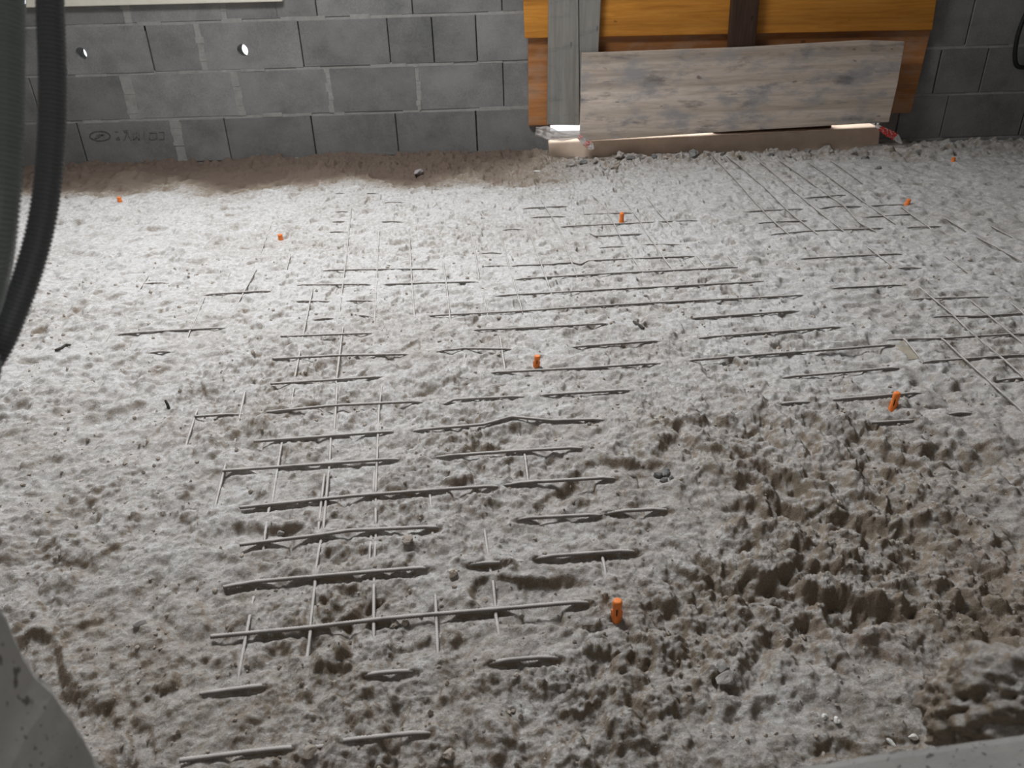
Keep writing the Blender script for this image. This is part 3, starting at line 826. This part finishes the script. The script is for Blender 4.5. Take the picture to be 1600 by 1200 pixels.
tape('barrier_tape', [(837, 205, 0.025, 0), (856, 208, 0.036, -0.02), (880, 214, 0.023, -0.03), (902, 213, 0.012, -0.045), (913, 221, 0.020, -0.05), (922, 228, 0.022, -0.05), (927, 233, 0.008, -0.05)], YW - 0.15,
     'crumpled white plastic barrier tape bunch at the left end of the threshold', [(0.50, 0.56), (0.66, 0.78)], 5, PINK)
tape('barrier_tape', [(1368, 196, 0.008, 0), (1378, 202, 0.014, 0), (1388, 208, 0.020, 0), (1398, 213, 0.020, 0), (1404, 219, 0.014, 0), (1409, 224, 0.004, 0)], YW - 0.17,
     'twisted red and white barrier tape end hanging at the right end of the plank', [(0.12, 0.6)], 9, RED)

# ------------------------------------------------------------------ welded mesh sheets
for key, (lab, bars) in SHEETS.items():
    P0 = BARS[key][0][0]
    root = empty('rebar_mesh', (P0[0], P0[1], 0.0)); tag(root, lab, 'steel mesh', 'welded steel mesh sheets in the dirt floor')
    off = np.array([P0[0], P0[1], 0.0])
    for P, _, cross, zoff in [b for b in BARI if b[1] == key]:
        xy = np.array([p[:2] for p in P])
        d0 = xy[0] - xy[1]; d1 = xy[-1] - xy[-2]; d0 /= np.linalg.norm(d0); d1 /= np.linalg.norm(d1)
        vis = np.array([1] + [p[2] for p in P] + [1])
        xy = np.vstack([xy[0] + d0 * 0.012, xy, xy[-1] + d1 * 0.012])
        z = np.array([bar_z(a, b) + zoff if w else min(bar_z(a, b) + zoff, hz(a, b) - 0.008) for (a, b), w in zip(xy, vis)])
        z[-1] -= 0.007
        if not (cross and key == 'front'): z[0] -= 0.007
        z = np.convolve(np.pad(z, 2, 'edge'), np.ones(5) / 5, 'valid')
        pts = np.column_stack([xy, z])
        rs = resample(pts, 0.0027 if np.mean(pts[:, 1]) < 1.7 else 0.008)
        rad = np.where(np.arange(len(rs)) % 2 == 0, BAR_R * 1.14, BAR_R * 0.88) * (1.0 if cross else 0.85) * (1.0 if key == 'front' else 0.9)
        v, f = tube_geo(rs - off, rad, 8)
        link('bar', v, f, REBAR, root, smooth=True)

# ------------------------------------------------------------------ orange pegs
def lathe(profile, seg=20):
    v, f = [], []
    for r, z in profile:
        for k in range(seg): a = 2 * math.pi * k / seg; v.append((r * math.cos(a), r * math.sin(a), z))
    for i in range(len(profile) - 1):
        for k in range(seg): f.append((i * seg + k, i * seg + (k + 1) % seg, (i + 1) * seg + (k + 1) % seg, (i + 1) * seg + k))
    f.append(tuple(reversed(range(seg)))); f.append(tuple(range((len(profile) - 1) * seg, len(profile) * seg)))
    return v, f
for k, (pix, h, lean, lab) in enumerate(PEGS):
    g = ground(*pix); root = empty('marker_peg', g); tag(root, lab, 'peg', 'orange level pegs standing in the dirt')
    r = 0.0088 if g.y < 2.5 else 0.0105
    prof = [(r * 0.95, -0.02), (r * 1.02, 0.0), (r * 1.04, h * 0.12), (r * 0.98, h * 0.32), (r * 0.90, h * 0.5), (r * 0.93, h * 0.66), (r, h * 0.74), (r, h * 0.9), (r * 0.93, h * 0.96), (r * 0.75, h), (r * 0.5, h * 1.0)]
    v, f = lathe(prof); link('sleeve', v, f, ORANGE, root, True)
    if g.y < 2.5:
        mb = MB(); a = r * 0.93; mb.box(-0.0014, 0.0014, -a - 0.0004, -a + 0.004, h * 0.3, h * 0.66, 0.0003)
        s = mb.build('slot', SLOT, root); s['label'] = 'dark narrow slot in the peg'
        for sx in (-1, 1):                                  # small side ribs
            mb = MB(); mb.box(sx * r - 0.0012, sx * r + 0.0012, -0.0012, 0.0012, 0.0, h * 0.45, 0.0004); mb.build('rib', ORANGE, root)
    else:
        v, f = lathe([(r * 0.35, h * 0.9), (r * 0.35, h * 1.06), (r * 0.2, h * 1.08)], 10); link('rod_tip', v, f, ORANGE, root, True)
    root.rotation_euler = (random.uniform(-0.03, 0.03), lean, math.atan2(-g.x, g.y) * -1 if False else math.atan2(g.x, -g.y) + math.pi)

# ------------------------------------------------------------------ conduits hanging beside the hole
def conduit(name, pix, r, pitch, m, label, seg=16, tail=None):
    pts = [Rp(x, y, d) for x, y, d in pix]
    pts = [pts[0] * np.array([1, 1, 0]) + np.array([0, 0, q]) for q in (ZC - 0.002, 2.2, 1.8, 1.5, 1.32, pts[0][2] + 0.09)] + pts + (tail or [])
    c = resample(spline(pts, 16), pitch)
    rad = np.where((np.arange(len(c)) // 2) % 2 == 0, r, r * 0.90)
    v, f = tube_geo(c, rad, seg); o = link(name, v, f, m, smooth=False)
    return tag(o, label, 'conduit', 'corrugated conduits hanging at the left edge')
tl = [np.array([-0.85, 0.55, 0.62]), np.array([-1.05, 0.56, 0.85]), np.array([-1.12, 0.56, 1.4]), np.array([-1.12, 0.56, ZC - 0.002])]
conduit('conduit', [(76, -120, 0.62), (78, 0, 0.62), (82, 120, 0.62), (80, 220, 0.62), (70, 320, 0.62), (52, 400, 0.62), (24, 480, 0.62), (-8, 550, 0.62), (-60, 620, 0.62), (-130, 690, 0.63)], 0.0105, 0.0009, CONDUIT_D,
        'dark grey corrugated conduit curving down the left edge, the right-hand one', tail=tl)
tl2 = [np.array([-0.80, 0.52, 0.80]), np.array([-0.90, 0.50, 1.2]), np.array([-0.90, 0.50, ZC - 0.002])]
conduit('conduit', [(4, -120, 0.54), (5, 0, 0.54), (4, 200, 0.54), (-2, 320, 0.54), (-16, 420, 0.55), (-45, 510, 0.57), (-110, 610, 0.58)], 0.0135, 0.0009, CONDUIT_G,
        'wider grey-green corrugated conduit at the very left edge', tail=tl2)

# black hose loop by the right corner
hp = [Wp(x, y, YW - 0.05) for x, y in [(1640, -30), (1612, 5), (1596, 38), (1588, 66), (1586, 92), (1591, 104), (1606, 104), (1630, 96), (1655, 70), (1668, 30), (1660, -10), (1645, -32)]]
v, f = tube_geo(spline(hp, 10), 0.012, 12); ho = link('hose', v, f, BLACK, smooth=True); tag(ho, 'black hose loop hanging on the dark wall at the right edge', 'hose')

# ------------------------------------------------------------------ stones, chips and debris
def lay(name, pix, size, m, label, cat, seed, sink=0.25, rough=0.28):
    g = ground(*pix); return tag(stone(name, (g.x, g.y, g.z + size[2] * (1 - 2 * sink)), size, m, seed, rough=rough), label, cat)
lay('stone', (1134, 1062), (0.020, 0.013, 0.010), ST_GREY, 'pale grey stone with a cracked face in the right foreground', 'stone', 1.0)
lay('stone', (1128, 1046), (0.011, 0.010, 0.008), ST_GREY, 'small grey stone touching the back of the cracked stone', 'stone', 2.2)
lay('stone', (708, 898), (0.0085, 0.0085, 0.0085), ST_PALE, 'pinkish white pebble above the long ribbed bar', 'stone', 3.1)
lay('stone', (218, 976), (0.012, 0.009, 0.006), ST_GREY, 'flat grey stone on the dirt at the lower left', 'stone', 4.7)
lay('stone', (617, 976), (0.010, 0.008, 0.007), ST_TAN, 'tan stone tucked under the nearest long bar, left of a pair', 'stone', 5.3)
lay('stone', (633, 974), (0.009, 0.007, 0.006), ST_TAN, 'tan stone tucked under the nearest long bar, right of a pair', 'stone', 6.9)
lay('stone', (636, 846), (0.013, 0.011, 0.009), ST_TAN, 'rounded dusty stone between mesh bars left of centre', 'stone', 7.4)
lay('stone', (438, 833), (0.008, 0.006, 0.005), ST_GREY, 'small stone beside a mesh bar crossing at the left', 'stone', 8.8)
lay('stone', (484, 1178), (0.012, 0.009, 0.007), ST_TAN, 'oval stone at the bottom edge of the floor, left', 'stone', 9.2)
lay('stone', (702, 1182), (0.010, 0.009, 0.008), ST_TAN, 'rounded stone at the bottom edge of the floor, centre', 'stone', 10.5)
for k, (p, s) in enumerate((((1028, 744), 0.011), ((1041, 741), 0.012), ((1038, 752), 0.010), ((1049, 748), 0.007))):
    g = ground(*p); tag(stone('gravel_stone', (g.x, g.y, g.z + s * 0.4), (s, s * 0.8, s * 0.75), ST_DARK, 20.3 + k * 1.9),
        ['dark gravel stone at the left of the little heap', 'topmost dark gravel stone of the little heap', 'dark gravel stone at the front of the little heap', 'smallest dark gravel stone at the right of the little heap'][k], 'stone', 'little heap of dark gravel right of centre')
lay('brick_fragment', (655, 272), (0.036, 0.022, 0.018), ST_BRICK, 'greyish lilac brick fragment lying near the foot of the block wall', 'brick', 30.1)
lay('chip', (1391, 1160), (0.011, 0.004, 0.004), ST_WHITE, 'long white chip by the ledge at the lower right', 'chip', 31.2)
lay('chip', (1427, 1153), (0.0075, 0.005, 0.005), ST_WHITE, 'square white chip by the rubble at the lower right', 'chip', 32.5)
lay('chip', (1288, 1120), (0.005, 0.004, 0.0035), ST_WHITE, 'white speck of plaster in a hollow, left of two', 'chip', 33.7)
lay('chip', (1307, 1126), (0.006, 0.0045, 0.004), ST_WHITE, 'white speck of plaster in a hollow, right of two', 'chip', 34.4)
lay('chip', (608, 414), (0.012, 0.006, 0.005), ST_WHITE, 'white plaster chip on the bright dust between two mesh bars', 'chip', 35.9)
lay('chip', (838, 268), (0.022, 0.010, 0.004), ST_WHITE, 'thin white chip on the dirt left of the threshold', 'chip', 36.6)
lay('stone', (988, 744), (0.006, 0.005, 0.005), ST_GREY, 'small grey pebble left of the dark gravel heap', 'stone', 37.1)
# broken concrete crumbs along the threshold
CR = [(px, py, s * 1.1) for px, py, s in [(893, 253, .03), (912, 250, .022), (930, 247, .018), (948, 254, .026), (962, 256, .03), (968, 245, .034), (985, 243, .03), (1002, 242, .034), (1022, 240, .022), (1040, 242, .018), (1060, 240, .02),
      (1083, 236, .036), (1105, 238, .02), (1130, 236, .018), (1152, 238, .022), (1180, 235, .018), (1205, 234, .02), (1232, 237, .022), (1262, 233, .016), (1300, 233, .02), (1330, 232, .018), (1352, 242, .022), (1372, 258, .02)]]
for k, (px, py, s) in enumerate(CR):
    g = ground(px, py + 6); y = min(g.y, YW - 0.085)
    o = stone('concrete_crumb', (g.x, y, hz(g.x, y) + s * 0.25), (s, s * 0.6, s * 0.6), [CRUMB, ST_DARK, CRUMB, ST_DARK, ST_TAN][k % 5], 40.0 + k * 1.37, rough=0.4)
    tag(o, 'crumb of broken concrete along the foot of the threshold', 'rubble', 'concrete crumbs along the threshold')
# sticks
def stick(name, p, r, m, label, cat, zoff=0.004):
    pts = []
    for q in p:
        g = ground(q[0], q[1]); pts.append((g.x, g.y, g.z + zoff + (q[2] if len(q) > 2 else 0)))
    v, f = tube_geo(resample(pts, 0.008), r, 8); return tag(link(name, v, f, m, smooth=True), label, cat)
g = ground(264, 638)
v, f = tube_geo([(g.x, g.y, g.z - 0.02), (g.x - 0.001, g.y, g.z + 0.012), (g.x - 0.004, g.y, g.z + 0.026)], [0.0055, 0.004, 0.003], 10)
tag(link('rod_stub', v, f, TWIG, smooth=True), 'dark upright rod stub poking out of the dirt at the left', 'rod')
stick('twig', [(87, 549), (97, 545), (104, 540), (110, 541)], 0.004, TWIG, 'black crooked twig on the pale dirt at far left', 'twig')
stick('twig', [(990, 504), (998, 509), (1006, 515)], 0.004, TWIG, 'short dark stick lying between cross bars near the centre', 'twig')
bp = [ground(x, y) for x, y in ((1399, 536), (1414, 531), (1440, 560), (1418, 563))]
bc = sum(bp, Vector()) / 4
bo = link('board_scrap', [p - bc + Vector((0, 0, 0.001)) for p in bp] + [p - bc - Vector((0, 0, 0.008)) for p in bp], [(0, 1, 2, 3), (7, 6, 5, 4)] + [(i, i + 4, (i + 1) % 4 + 4, (i + 1) % 4) for i in range(4)], BUFF)
bo.location = bc; bevel(bo, 0.002); tag(bo, 'buff coloured board scrap half buried beside the right mesh bars', 'board scrap')

# loose grit over the near floor: uncountable
def grit():
    bm = bmesh.new(); bmesh.ops.create_icosphere(bm, subdivisions=1, radius=1)
    base = np.array([v.co for v in bm.verts]); bf = np.array([[v.index for v in f.verts] for f in bm.faces]); bm.free()
    V, F = [], []; n = 0
    for k in range(5200):
        y = 0.45 + 2.6 * rng.random() ** 1.6; x = (rng.random() - 0.5) * (1.1 + 1.5 * y)
        s = (0.0012 + 0.0035 * rng.random() ** 4) * (0.8 + 0.25 * y)
        sc = s * (0.7 + 0.6 * rng.random(3)); jit = base * (1 + 0.25 * rng.standard_normal(base.shape))
        V.append(jit * sc + np.array([x, y, hz(x, y) + s * 0.3])); F.append(bf + n); n += len(base)
    V = np.concatenate(V); F = np.concatenate(F)
    o = link('grit', V, [tuple(map(int, r)) for r in F], ST_TAN)
    o['kind'] = 'stuff'; o.parent = fl
grit()

# blurred heap of dry rubble on the ledge, lower right
def rubble():
    c = Vector(Rp(1592, 1120, 0.76)); bm = bmesh.new(); bmesh.ops.create_icosphere(bm, subdivisions=6, radius=1)
    for v in bm.verts:
        p = v.co.copy()
        d = 0.22 * mnoise.noise(p * 1.6 + Vector((4, 2, 1))) + 0.16 * abs(mnoise.noise(p * 3.5)) + 0.10 * mnoise.noise(p * 8) + 0.04 * mnoise.noise(p * 22)
        v.co = p * (1 + d); v.co.x *= 0.088; v.co.y *= 0.06; v.co.z *= 0.064
    m = bpy.data.meshes.new('rubble_lump'); bm.to_mesh(m); bm.free(); m.polygons.foreach_set('use_smooth', [True] * len(m.polygons)); m.materials.append(DIRT)
    a = m.attributes.new('dust', 'FLOAT', 'POINT'); a.data.foreach_set('value', [0.36] * len(m.vertices))
    o = bpy.data.objects.new('rubble_lump', m); COL.objects.link(o); o.location = c
    tag(o, 'out of focus lump of dry brown rubble behind the concrete ledge, lower right corner', 'rubble')
rubble()
